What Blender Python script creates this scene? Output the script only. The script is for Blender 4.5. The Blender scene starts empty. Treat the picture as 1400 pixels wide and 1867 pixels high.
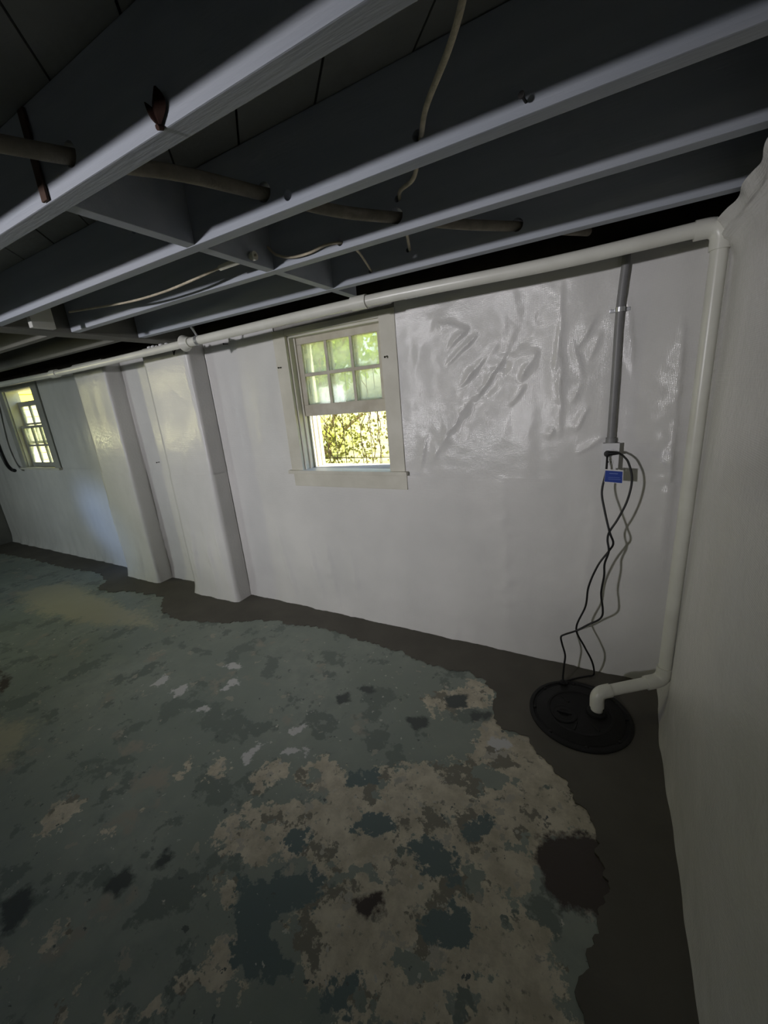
import bpy, bmesh, math, random
import numpy as np
from mathutils import Vector, Matrix, noise
random.seed(7)
SC = bpy.context.scene
COL = SC.collection
PI = math.pi

# ------------------------------------------------------------------ camera
cam = bpy.data.cameras.new('camera'); camo = bpy.data.objects.new('camera', cam); COL.objects.link(camo)
camo.location = (-0.3293, -2.3795, 1.70)
camo.rotation_mode = 'XYZ'
camo.rotation_euler = (1.28840, 0.08411, 0.49269)
cam.sensor_fit = 'HORIZONTAL'; cam.sensor_width = 36.0; cam.lens = 36.0 * 726.26 / 1400.0
cam.clip_start = 0.02; cam.clip_end = 200
SC.camera = camo
# ------------------------------------------------------------------ exposure
SC.view_settings.view_transform = 'Standard'
try: SC.view_settings.look = 'None'
except Exception: pass
SC.view_settings.gamma = 1.0
SC.view_settings.use_curve_mapping = False
SC.view_settings.exposure = 0.0
try: SC.cycles.use_denoising = True
except Exception: pass
# ------------------------------------------------------------------ sky
world = bpy.data.worlds.new('sky'); SC.world = world; world.use_nodes = True
wn = world.node_tree; wn.nodes.clear()
wo = wn.nodes.new('ShaderNodeOutputWorld'); wb = wn.nodes.new('ShaderNodeBackground')
sky = wn.nodes.new('ShaderNodeTexSky')
sky.sky_type = 'NISHITA'; sky.sun_disc = False; sky.sun_elevation = math.radians(52); sky.sun_rotation = math.radians(150)
sky.dust_density = 3.0; sky.air_density = 1.2
wb.inputs['Strength'].default_value = 0.65
wn.links.new(sky.outputs[0], wb.inputs['Color']); wn.links.new(wb.outputs[0], wo.inputs['Surface'])
# ------------------------------------------------------------------ sun
def lamp(name, kind, loc, target, energy, color, **kw):
    l = bpy.data.lights.new(name, kind); l.energy = energy; l.color = color
    for k, v in kw.items(): setattr(l, k, v)
    o = bpy.data.objects.new(name, l); COL.objects.link(o); o.location = loc
    d = Vector(target) - Vector(loc); o.rotation_euler = d.to_track_quat('-Z', 'Y').to_euler()
    return o
lamp('sun', 'SUN', (9, 1.7, 6.5), (0, 0, 0), 17.0, (1.0, 0.93, 0.78), angle=0.01)
# work lamp standing at the far end of the cellar, behind the camera
lamp('work_lamp', 'SPOT', (-2.62, -5.45, 1.98), (-2.25, 0.0, 2.08), 430, (0.99, 0.965, 1.0), spot_size=math.radians(67), spot_blend=0.85, shadow_soft_size=0.09)
# daylight from the window in the left wall: leaf-coloured from the side, sky-blue from above
lamp('left_window_daylight', 'SPOT', (-8.3, -2.6, 1.8), (-3.5, -0.45, 0.75), 98, (1.0, 0.97, 0.46), spot_size=math.radians(42), spot_blend=0.7, shadow_soft_size=0.12)
# soft fill lamp added to brighten the dim far end; no actual window behind it
lamp('far_end_fill', 'AREA', (-6.3, -5.9, 1.65), (-6.0, 0.0, 0.9), 12, (0.90, 1.0, 0.97), shape='RECTANGLE', size=0.7, size_y=0.8, spread=math.radians(80))
lamp('left_window_sky', 'SPOT', (-8.2, -2.55, 2.1), (-5.30, 0.0, 0.5), 250, (0.36, 0.54, 1.0), spot_size=math.radians(17), spot_blend=1.0, shadow_soft_size=0.15)

# ------------------------------------------------------------------ helpers
def newobj(name, me, parent=None, label=None, cat=None, group=None, kind=None, loc=None):
    o = bpy.data.objects.new(name, me); COL.objects.link(o)
    if parent is not None: o.parent = parent
    if loc is not None: o.location = loc
    if label: o['label'] = label
    if cat: o['category'] = cat
    if group: o['group'] = group
    if kind: o['kind'] = kind
    return o
def empty(name, loc, label=None, cat=None, group=None, kind=None):
    o = newobj(name, None, None, label, cat, group, kind); o.location = loc; o.empty_display_size = 0.05
    return o
class MB:
    """collects shapes in world coordinates; build() makes one mesh object"""
    def __init__(s): s.bm = bmesh.new()
    def box(s, lo, hi, bev=0.0):
        lo = Vector(lo); hi = Vector(hi)
        r = bmesh.ops.create_cube(s.bm, size=1.0)
        c = (lo + hi) / 2; d = hi - lo
        for v in r['verts']: v.co = Vector((v.co.x * d.x, v.co.y * d.y, v.co.z * d.z)) + c
        if bev > 0:
            es = set(e for v in r['verts'] for e in v.link_edges)
            bmesh.ops.bevel(s.bm, geom=list(es), offset=bev, segments=2, profile=0.6, affect='EDGES')
        return s
    def prism(s, poly, z0, z1):
        vb = [s.bm.verts.new((p[0], p[1], z0)) for p in poly]; vt = [s.bm.verts.new((p[0], p[1], z1)) for p in poly]
        n = len(poly)
        s.bm.faces.new(vt); s.bm.faces.new(vb[::-1])
        for i in range(n): s.bm.faces.new((vb[i], vb[(i + 1) % n], vt[(i + 1) % n], vt[i]))
        return s
    def tube(s, pts, r, n=12, cap=True):
        pts = [Vector(p) for p in pts]
        rad = r if isinstance(r, (list, tuple)) else [r] * len(pts)
        t0 = (pts[1] - pts[0]).normalized()
        up = Vector((0, 0, 1)) if abs(t0.z) < 0.9 else Vector((1, 0, 0))
        u = t0.cross(up).normalized(); rings = []
        for i, p in enumerate(pts):
            if i == 0: t = t0
            elif i == len(pts) - 1: t = (pts[i] - pts[i - 1]).normalized()
            else: t = ((pts[i + 1] - p).normalized() + (p - pts[i - 1]).normalized()).normalized()
            u = (u - t * u.dot(t)).normalized(); w = t.cross(u)
            rings.append([s.bm.verts.new(p + (u * math.cos(2 * PI * k / n) + w * math.sin(2 * PI * k / n)) * rad[i]) for k in range(n)])
        for a, b in zip(rings, rings[1:]):
            for k in range(n): s.bm.faces.new((a[k], a[(k + 1) % n], b[(k + 1) % n], b[k]))
        if cap: s.bm.faces.new(rings[0][::-1]); s.bm.faces.new(rings[-1])
        return s
    def lathe(s, prof, c, n=32, axis=(0, 0, 1)):
        q = Vector((0, 0, 1)).rotation_difference(Vector(axis)); c = Vector(c); rings = []
        for (r, h) in prof:
            if r < 1e-6: rings.append([s.bm.verts.new(c + q @ Vector((0, 0, h)))])
            else: rings.append([s.bm.verts.new(c + q @ Vector((r * math.cos(2 * PI * k / n), r * math.sin(2 * PI * k / n), h))) for k in range(n)])
        for a, b in zip(rings, rings[1:]):
            if len(a) == 1 and len(b) == 1: continue
            for k in range(n):
                k2 = (k + 1) % n
                if len(a) == 1: s.bm.faces.new((a[0], b[k2], b[k]))
                elif len(b) == 1: s.bm.faces.new((a[k], a[k2], b[0]))
                else: s.bm.faces.new((a[k], a[k2], b[k2], b[k]))
        return s
    def build(s, name, m, parent=None, smooth=False, **kw):
        bmesh.ops.recalc_face_normals(s.bm, faces=s.bm.faces)
        if parent is not None:
            base = parent.matrix_world_base if hasattr(parent, 'matrix_world_base') else world_loc(parent)
        else:
            base = Vector((0, 0, 0))
            if kw.pop('centre', False):
                xs = [v.co for v in s.bm.verts]
                lo = Vector([min(v[i] for v in xs) for i in range(3)]); hi = Vector([max(v[i] for v in xs) for i in range(3)])
                base = Vector(((lo.x + hi.x) / 2, (lo.y + hi.y) / 2, lo.z))
        kw.pop('centre', None)
        for v in s.bm.verts: v.co -= base
        me = bpy.data.meshes.new(name); s.bm.to_mesh(me); s.bm.free()
        if smooth:
            for p in me.polygons: p.use_smooth = True
            if smooth == 'auto':
                try: me.set_sharp_from_angle(angle=math.radians(38))
                except Exception: pass
        me.materials.append(m)
        o = newobj(name, me, parent, **kw)
        if parent is None: o.location = base
        return o
def world_loc(o):
    p = Vector(o.location)
    while o.parent is not None: o = o.parent; p += Vector(o.location)
    return p
def spline(pts, k=8):
    P = [Vector(p) for p in pts]; P = [P[0] * 2 - P[1]] + P + [P[-1] * 2 - P[-2]]; out = []
    for i in range(1, len(P) - 2):
        a, b, c, d = P[i - 1], P[i], P[i + 1], P[i + 2]
        for j in range(k):
            t = j / k
            out.append(0.5 * ((2 * b) + (c - a) * t + (2 * a - 5 * b + 4 * c - d) * t * t + (3 * b - a - 3 * c + d) * t ** 3))
    out.append(P[-2]); return out
def bend(p0, corner, p1, r, n=7):
    p0, c, p1 = Vector(p0), Vector(corner), Vector(p1)
    a = c + (p0 - c).normalized() * r; b = c + (p1 - c).normalized() * r
    return [a * (1 - t) ** 2 + c * 2 * t * (1 - t) + b * t * t for t in [i / n for i in range(n + 1)]]

# ------------------------------------------------------------------ materials
def mat(name, col, rough=0.6, spec=0.4, var=None, vscale=6.0, bump=0.0, bscale=80.0, metal=0.0, stretch=(1, 1, 1), trans=0.0):
    m = bpy.data.materials.new(name); m.use_nodes = True; nt = m.node_tree; N = nt.nodes; L = nt.links
    b = N['Principled BSDF']; b.inputs['Base Color'].default_value = (*col, 1); b.inputs['Roughness'].default_value = rough
    b.inputs['Specular IOR Level'].default_value = spec; b.inputs['Metallic'].default_value = metal
    tc = N.new('ShaderNodeTexCoord'); mp = N.new('ShaderNodeMapping'); mp.inputs['Scale'].default_value = stretch
    L.new(tc.outputs['Object'], mp.inputs['Vector'])
    if var is not None:
        nz = N.new('ShaderNodeTexNoise'); nz.inputs['Scale'].default_value = vscale; nz.inputs['Detail'].default_value = 6
        L.new(mp.outputs[0], nz.inputs['Vector'])
        cr = N.new('ShaderNodeValToRGB'); cr.color_ramp.elements[0].position = 0.35; cr.color_ramp.elements[1].position = 0.68
        cr.color_ramp.elements[0].color = (*col, 1); cr.color_ramp.elements[1].color = (*var, 1)
        L.new(nz.outputs['Fac'], cr.inputs[0]); L.new(cr.outputs[0], b.inputs['Base Color'])
    if bump > 0:
        nb = N.new('ShaderNodeTexNoise'); nb.inputs['Scale'].default_value = bscale; nb.inputs['Detail'].default_value = 4
        L.new(mp.outputs[0], nb.inputs['Vector'])
        bp = N.new('ShaderNodeBump'); bp.inputs['Strength'].default_value = bump; bp.inputs['Distance'].default_value = 0.01
        L.new(nb.outputs['Fac'], bp.inputs['Height']); L.new(bp.outputs[0], b.inputs['Normal'])
    if trans > 0:
        out = N['Material Output']; tr = N.new('ShaderNodeBsdfTranslucent'); mx = N.new('ShaderNodeMixShader')
        tr.inputs['Color'].default_value = (*(min(1, c * 1.5) for c in col), 1); mx.inputs[0].default_value = trans
        L.new(b.outputs[0], mx.inputs[1]); L.new(tr.outputs[0], mx.inputs[2]); L.new(mx.outputs[0], out.inputs['Surface'])
    return m
def poly_mat():
    """white reinforced poly sheeting: woven scrim relief under a glossy film"""
    m = mat('white_poly_sheeting', (0.72, 0.71, 0.69), rough=0.2, spec=0.42); nt = m.node_tree; N = nt.nodes; L = nt.links
    b = N['Principled BSDF']; tc = N['Texture Coordinate']
    nz = N.new('ShaderNodeTexNoise'); nz.inputs['Scale'].default_value = 2.2; nz.inputs['Detail'].default_value = 3
    L.new(tc.outputs['Object'], nz.inputs['Vector'])
    cr = N.new('ShaderNodeValToRGB'); cr.color_ramp.elements[0].color = (0.66, 0.655, 0.64, 1); cr.color_ramp.elements[1].color = (0.75, 0.74, 0.72, 1)
    cr.color_ramp.elements[0].position = 0.3; cr.color_ramp.elements[1].position = 0.7
    L.new(nz.outputs['Fac'], cr.inputs[0]); L.new(cr.outputs[0], b.inputs['Base Color'])
    w = []
    for rot in ('X', 'Z'):
        wv = N.new('ShaderNodeTexWave'); wv.wave_type = 'BANDS'; wv.bands_direction = rot; wv.inputs['Scale'].default_value = 50; wv.inputs['Distortion'].default_value = 1.0
        L.new(tc.outputs['Object'], wv.inputs['Vector']); w.append(wv)
    ad = N.new('ShaderNodeMath'); ad.operation = 'ADD'; L.new(w[0].outputs['Fac'], ad.inputs[0]); L.new(w[1].outputs['Fac'], ad.inputs[1])
    n2 = N.new('ShaderNodeTexNoise'); n2.inputs['Scale'].default_value = 55; n2.inputs['Detail'].default_value = 3; L.new(tc.outputs['Object'], n2.inputs['Vector'])
    a2 = N.new('ShaderNodeMath'); a2.operation = 'MULTIPLY_ADD'; a2.inputs[1].default_value = 5.0
    L.new(n2.outputs['Fac'], a2.inputs[0]); L.new(ad.outputs[0], a2.inputs[2])
    bp = N.new('ShaderNodeBump'); bp.inputs['Strength'].default_value = 0.13; bp.inputs['Distance'].default_value = 0.004
    L.new(a2.outputs[0], bp.inputs['Height']); L.new(bp.outputs[0], b.inputs['Normal'])
    return m
M = {}
M['poly'] = poly_mat()
M['masonry'] = mat('foundation_masonry', (0.30, 0.29, 0.27), 0.9, 0.2, (0.40, 0.39, 0.36), 5, 0.5, 60)
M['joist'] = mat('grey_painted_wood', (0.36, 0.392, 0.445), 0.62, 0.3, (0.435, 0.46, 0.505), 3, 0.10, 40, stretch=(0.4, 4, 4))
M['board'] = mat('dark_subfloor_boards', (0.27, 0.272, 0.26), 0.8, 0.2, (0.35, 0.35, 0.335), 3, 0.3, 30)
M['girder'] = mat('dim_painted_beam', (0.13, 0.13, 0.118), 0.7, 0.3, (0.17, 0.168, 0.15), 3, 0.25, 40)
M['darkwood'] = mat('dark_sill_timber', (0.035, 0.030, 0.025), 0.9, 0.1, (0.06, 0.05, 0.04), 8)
M['pvc'] = mat('white_pvc', (0.76, 0.76, 0.69), 0.32, 0.5, (0.68, 0.675, 0.61), 7)
M['conduit'] = mat('grey_conduit', (0.20, 0.20, 0.205), 0.45, 0.5, (0.24, 0.24, 0.24), 10)
M['steel'] = mat('galvanised_steel', (0.55, 0.56, 0.58), 0.35, 0.5, metal=0.8)
M['plate'] = mat('white_cover_plate', (0.68, 0.68, 0.69), 0.4, 0.5)
M['black'] = mat('black_rubber', (0.008, 0.008, 0.009), 0.45, 0.4)
M['lid'] = mat('black_moulded_plastic', (0.008, 0.008, 0.0085), 0.6, 0.3, (0.012, 0.012, 0.013), 9, 0.1, 60)
M['blue'] = mat('blue_tag_print', (0.022, 0.055, 0.30), 0.45, 0.4)
M['bluelite'] = mat('pale_blue_print', (0.16, 0.22, 0.50), 0.45, 0.4)
M['trim'] = mat('off_white_window_paint', (0.68, 0.66, 0.58), 0.5, 0.4, (0.58, 0.56, 0.48), 5, 0.1, 50)
M['sash'] = mat('weathered_sash_paint', (0.60, 0.57, 0.48), 0.5, 0.4, (0.47, 0.43, 0.34), 9, 0.15, 60)
M['sashgrey'] = mat('grey_sash_paint', (0.34, 0.34, 0.32), 0.5, 0.4, (0.42, 0.42, 0.38), 7)
M['cable'] = mat('old_cloth_cable', (0.30, 0.27, 0.22), 0.8, 0.2, (0.20, 0.18, 0.15), 20, 0.3, 120)
M['cloth'] = mat('cream_cloth_wire', (0.62, 0.55, 0.42), 0.8, 0.2, (0.45, 0.40, 0.30), 30, 0.3, 150)
M['porcelain'] = mat('white_porcelain', (0.75, 0.73, 0.62), 0.25, 0.5)
M['pale'] = mat('pale_grey_block_paint', (0.55, 0.55, 0.52), 0.6, 0.3, (0.45, 0.45, 0.42), 6)
M['brown'] = mat('dry_brown_scrap', (0.035, 0.014, 0.010), 0.8, 0.2, (0.06, 0.03, 0.02), 30)
M['rust'] = mat('rust_brown_strap', (0.10, 0.062, 0.046), 0.8, 0.2, (0.065, 0.04, 0.03), 20)
M['hole'] = mat('dark_hole', (0.006, 0.006, 0.006), 0.9, 0.1)
M['nail'] = mat('dark_iron', (0.03, 0.028, 0.026), 0.6, 0.4, metal=0.4)
M['fresh'] = mat('fresh_dark_concrete', (0.105, 0.098, 0.084), 0.72, 0.3, (0.13, 0.122, 0.104), 4, 0.12, 70)
M['plainwall'] = mat('dim_painted_masonry', (0.20, 0.20, 0.185), 0.85, 0.2, (0.26, 0.26, 0.24), 3, 0.4, 40)
M['leaf'] = mat('sunlit_leaves', (0.36, 0.46, 0.06), 0.5, 0.3, (0.24, 0.34, 0.05), 2, trans=0.45)
M['ivy'] = mat('ivy_leaves', (0.19, 0.17, 0.05), 0.5, 0.3, (0.28, 0.32, 0.06), 3, trans=0.3)
M['hedge'] = mat('pale_sunlit_foliage', (0.78, 0.80, 0.40), 0.5, 0.3, (0.66, 0.74, 0.22), 2, trans=0.45)
M['wire'] = mat('rusted_fence_wire', (0.10, 0.08, 0.06), 0.6, 0.4)
M['stem'] = mat('vine_stem', (0.14, 0.10, 0.06), 0.8, 0.2)
M['siding'] = mat('cream_clapboard', (0.66, 0.58, 0.34), 0.7, 0.3, (0.60, 0.53, 0.30), 2)
M['yellow'] = mat('yellow_clapboard', (0.66, 0.56, 0.06), 0.7, 0.3)
M['grass'] = mat('dry_grass_ground', (0.30, 0.33, 0.10), 0.9, 0.2, (0.42, 0.40, 0.2), 3)
def glass_mat():
    m = bpy.data.materials.new('dusty_window_glass'); m.use_nodes = True; N = m.node_tree.nodes; L = m.node_tree.links
    N.remove(N['Principled BSDF']); out = N['Material Output']
    t = N.new('ShaderNodeBsdfTransparent'); t.inputs['Color'].default_value = (0.92, 0.94, 0.90, 1)
    g = N.new('ShaderNodeBsdfGlossy'); g.inputs['Roughness'].default_value = 0.05
    d = N.new('ShaderNodeBsdfTranslucent'); d.inputs['Color'].default_value = (0.85, 0.85, 0.75, 1)
    nz = N.new('ShaderNodeTexNoise'); nz.inputs['Scale'].default_value = 9; nz.inputs['Detail'].default_value = 5
    tc = N.new('ShaderNodeTexCoord'); L.new(tc.outputs['Object'], nz.inputs['Vector'])
    mr = N.new('ShaderNodeMapRange'); mr.inputs[1].default_value = 0.4; mr.inputs[2].default_value = 0.75; mr.inputs[3].default_value = 0.16; mr.inputs[4].default_value = 0.50
    L.new(nz.outputs['Fac'], mr.inputs[0])
    a = N.new('ShaderNodeMixShader'); L.new(mr.outputs[0], a.inputs[0]); L.new(t.outputs[0], a.inputs[1]); L.new(d.outputs[0], a.inputs[2])
    b = N.new('ShaderNodeMixShader'); b.inputs[0].default_value = 0.05; L.new(a.outputs[0], b.inputs[1]); L.new(g.outputs[0], b.inputs[2])
    L.new(b.outputs[0], out.inputs['Surface']); return m
M['glass'] = glass_mat()
# ------------------------------------------------------------------ floor (painted slab, paint worn off in patches)
TRENCH= [(-7.84, -0.37), (-6.97, -0.31), (-6.09, -0.31), (-5.43, -0.26), (-5.09, -0.34), (-4.98, -0.5), (-4.75, -0.52), (-4.52, -0.42), (-4.02, -0.37), (-3.87, -0.5), (-3.71, -0.58), (-3.45, -0.6), (-3.07, -0.51), (-2.95, -0.44), (-2.78, -0.35), (-2.58, -0.29), (-2.51, -0.32), (-2.33, -0.27), (-2.09, -0.26), (-1.85, -0.28), (-1.61, -0.29), (-1.35, -0.32), (-1.18, -0.35), (-1.0, -0.33), (-0.87, -0.36), (-0.8, -0.44), (-0.78, -0.56), (-0.71, -0.69), (-0.58, -0.69), (-0.49, -0.79), (-0.43, -0.84), (-0.36, -0.92), (-0.27, -1.02), (-0.25, -1.1), (-0.24, -1.16), (-0.22, -1.23), (-0.24, -1.34), (-0.27, -1.41), (-0.29, -1.5), (-0.29, -1.61)]
BEIGE= [[(-1.54, -1.31), (-1.46, -1.21), (-1.27, -1.26), (-1.17, -1.11), (-1.02, -1.06), (-0.82, -0.94), (-0.81, -0.79), (-0.66, -0.71), (-0.5, -0.81), (-0.36, -0.95), (-0.25, -1.07), (-0.42, -1.16), (-0.44, -1.29), (-0.46, -1.39), (-0.41, -1.48), (-0.33, -1.55), (-0.33, -1.63), (-0.89, -1.9), (-1.02, -1.89), (-1.22, -1.82), (-1.16, -1.71), (-1.16, -1.62), (-1.32, -1.59), (-1.4, -1.72), (-1.53, -1.74), (-1.65, -1.7), (-1.64, -1.58), (-1.54, -1.47), (-1.38, -1.44), (-1.34, -1.37), (-1.5, -1.38)], [(-1.17, -0.65), (-1.06, -0.49), (-0.86, -0.35), (-0.8, -0.44), (-0.8, -0.54), (-0.94, -0.63), (-1.05, -0.77)], [(-0.8, -0.69), (-0.66, -0.71), (-0.66, -0.83), (-0.76, -0.86)], [(-1.76, -1.47), (-1.68, -1.33), (-1.59, -1.33), (-1.57, -1.4), (-1.62, -1.5)], [(-2.09, -1.59), (-2.09, -1.5), (-2.03, -1.56), (-2.04, -1.61)], [(-1.93, -1.51), (-1.94, -1.41), (-1.88, -1.46), (-1.89, -1.5)], [(-2.45, -2.01), (-2.49, -1.89), (-2.38, -1.87), (-2.34, -1.93), (-2.34, -2.04)], [(-2.13, -1.91), (-2.12, -1.85), (-2.07, -1.85), (-2.09, -1.9)], [(-1.59, -1.9), (-1.56, -1.83), (-1.55, -1.85), (-1.58, -1.9)], [(-1.53, -1.81), (-1.47, -1.76), (-1.38, -1.82), (-1.43, -1.86)], [(-1.33, -2.01), (-1.38, -1.92), (-1.32, -1.87), (-1.26, -1.95), (-1.17, -1.95), (-1.19, -2.01), (-1.28, -2.02)], [(-1.93, -2.23), (-1.93, -2.17), (-1.87, -2.17), (-1.87, -2.21)], [(-2.02, -2.29), (-2.0, -2.27), (-1.94, -2.3), (-1.95, -2.31)], [(-1.68, -2.29), (-1.68, -2.23), (-1.64, -2.23), (-1.64, -2.28)], [(-1.39, -2.07), (-1.39, -2.02), (-1.35, -2.04), (-1.37, -2.07)], [(-1.43, -2.15), (-1.43, -2.09), (-1.37, -2.11), (-1.38, -2.15)], [(-1.54, -2.21), (-1.53, -2.17), (-1.49, -2.18), (-1.5, -2.21)], [(-1.9, -2.15), (-1.88, -2.12), (-1.85, -2.14), (-1.86, -2.16)]]
TEAL= [[(-1.44, -1.77), (-1.22, -1.64), (-1.14, -1.66), (-1.15, -1.72), (-1.22, -1.79), (-1.22, -1.84), (-1.08, -1.86), (-1.14, -1.95), (-1.22, -1.97), (-1.33, -1.89)], [(-0.89, -1.39), (-0.86, -1.35), (-0.75, -1.32), (-0.69, -1.36), (-0.7, -1.44), (-0.82, -1.47)], [(-1.29, -1.23), (-1.18, -1.15), (-1.15, -1.21), (-1.25, -1.28)], [(-1.18, -1.4), (-1.06, -1.32), (-1.01, -1.37), (-1.14, -1.46)], [(-0.73, -1.52), (-0.62, -1.47), (-0.62, -1.58), (-0.75, -1.64), (-0.78, -1.61)], [(-0.99, -1.87), (-0.91, -1.82), (-0.89, -1.87), (-0.96, -1.92)], [(-0.71, -1.21), (-0.66, -1.16), (-0.66, -1.23), (-0.71, -1.28)], [(-1.4, -1.53), (-1.32, -1.52), (-1.3, -1.58), (-1.38, -1.59)]]
DARK= [[(-1.81, -1.9), (-1.81, -1.83), (-1.74, -1.83), (-1.73, -1.87), (-1.76, -1.9)], [(-1.91, -2.02), (-1.88, -1.94), (-1.82, -1.96), (-1.83, -2.01), (-1.88, -2.03)], [(-2.21, -2.23), (-2.19, -2.15), (-2.1, -2.16), (-2.06, -2.23), (-2.08, -2.27)], [(-1.65, -0.83), (-1.6, -0.77), (-1.55, -0.83), (-1.6, -0.87)], [(-1.56, -0.72), (-1.53, -0.67), (-1.44, -0.7), (-1.48, -0.75)], [(-1.19, -0.82), (-1.09, -0.76), (-1.05, -0.82), (-1.12, -0.87)], [(-1.06, -0.58), (-0.95, -0.51), (-0.92, -0.61), (-1.01, -0.66)], [(-0.89, -0.63), (-0.78, -0.6), (-0.78, -0.66), (-0.86, -0.69)]]
BROWN= [[(-0.44, -1.29), (-0.42, -1.17), (-0.33, -1.1), (-0.26, -1.1), (-0.25, -1.18), (-0.3, -1.32), (-0.4, -1.35)], [(-0.99, -1.64), (-0.94, -1.59), (-0.89, -1.63), (-0.94, -1.68)], [(-4.12, -1.6), (-4.0, -1.58), (-3.8, -1.68), (-3.8, -1.71)]]
WHITE= [[(-2.87, -1.24), (-2.88, -1.12), (-2.8, -1.15), (-2.81, -1.23)], [(-2.67, -1.21), (-2.64, -1.11), (-2.58, -1.16), (-2.6, -1.22)], [(-2.54, -0.9), (-2.52, -0.84), (-2.42, -0.86), (-2.46, -0.9)], [(-2.38, -1.08), (-2.38, -0.95), (-2.32, -1.0), (-2.35, -1.08)], [(-2.36, -1.25), (-2.35, -1.2), (-2.31, -1.21), (-2.31, -1.25)], [(-1.73, -1.16), (-1.7, -1.07), (-1.67, -1.09), (-1.7, -1.17)], [(-1.68, -1.27), (-1.67, -1.22), (-1.6, -1.22), (-1.63, -1.27)], [(-1.81, -1.27), (-1.8, -1.24), (-1.77, -1.29)], [(-1.85, -1.39), (-1.84, -1.29), (-1.81, -1.29), (-1.81, -1.39)], [(-1.61, -1.21), (-1.58, -1.18), (-1.55, -1.21), (-1.56, -1.25)], [(-1.42, -1.02), (-1.38, -1.02), (-1.38, -1.04)], [(-0.76, -0.79), (-0.67, -0.73), (-0.64, -0.79), (-0.71, -0.84)]]
YELLOW_LIGHT= [[(-5.6,-0.55),(-4.6,-0.62),(-3.9,-0.66),(-3.6,-0.75),(-4.2,-0.95),(-5.0,-1.05),(-5.8,-0.9)],[(-3.7,-1.9),(-3.2,-1.75),(-3.0,-1.95),(-3.5,-2.1)]]

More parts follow.
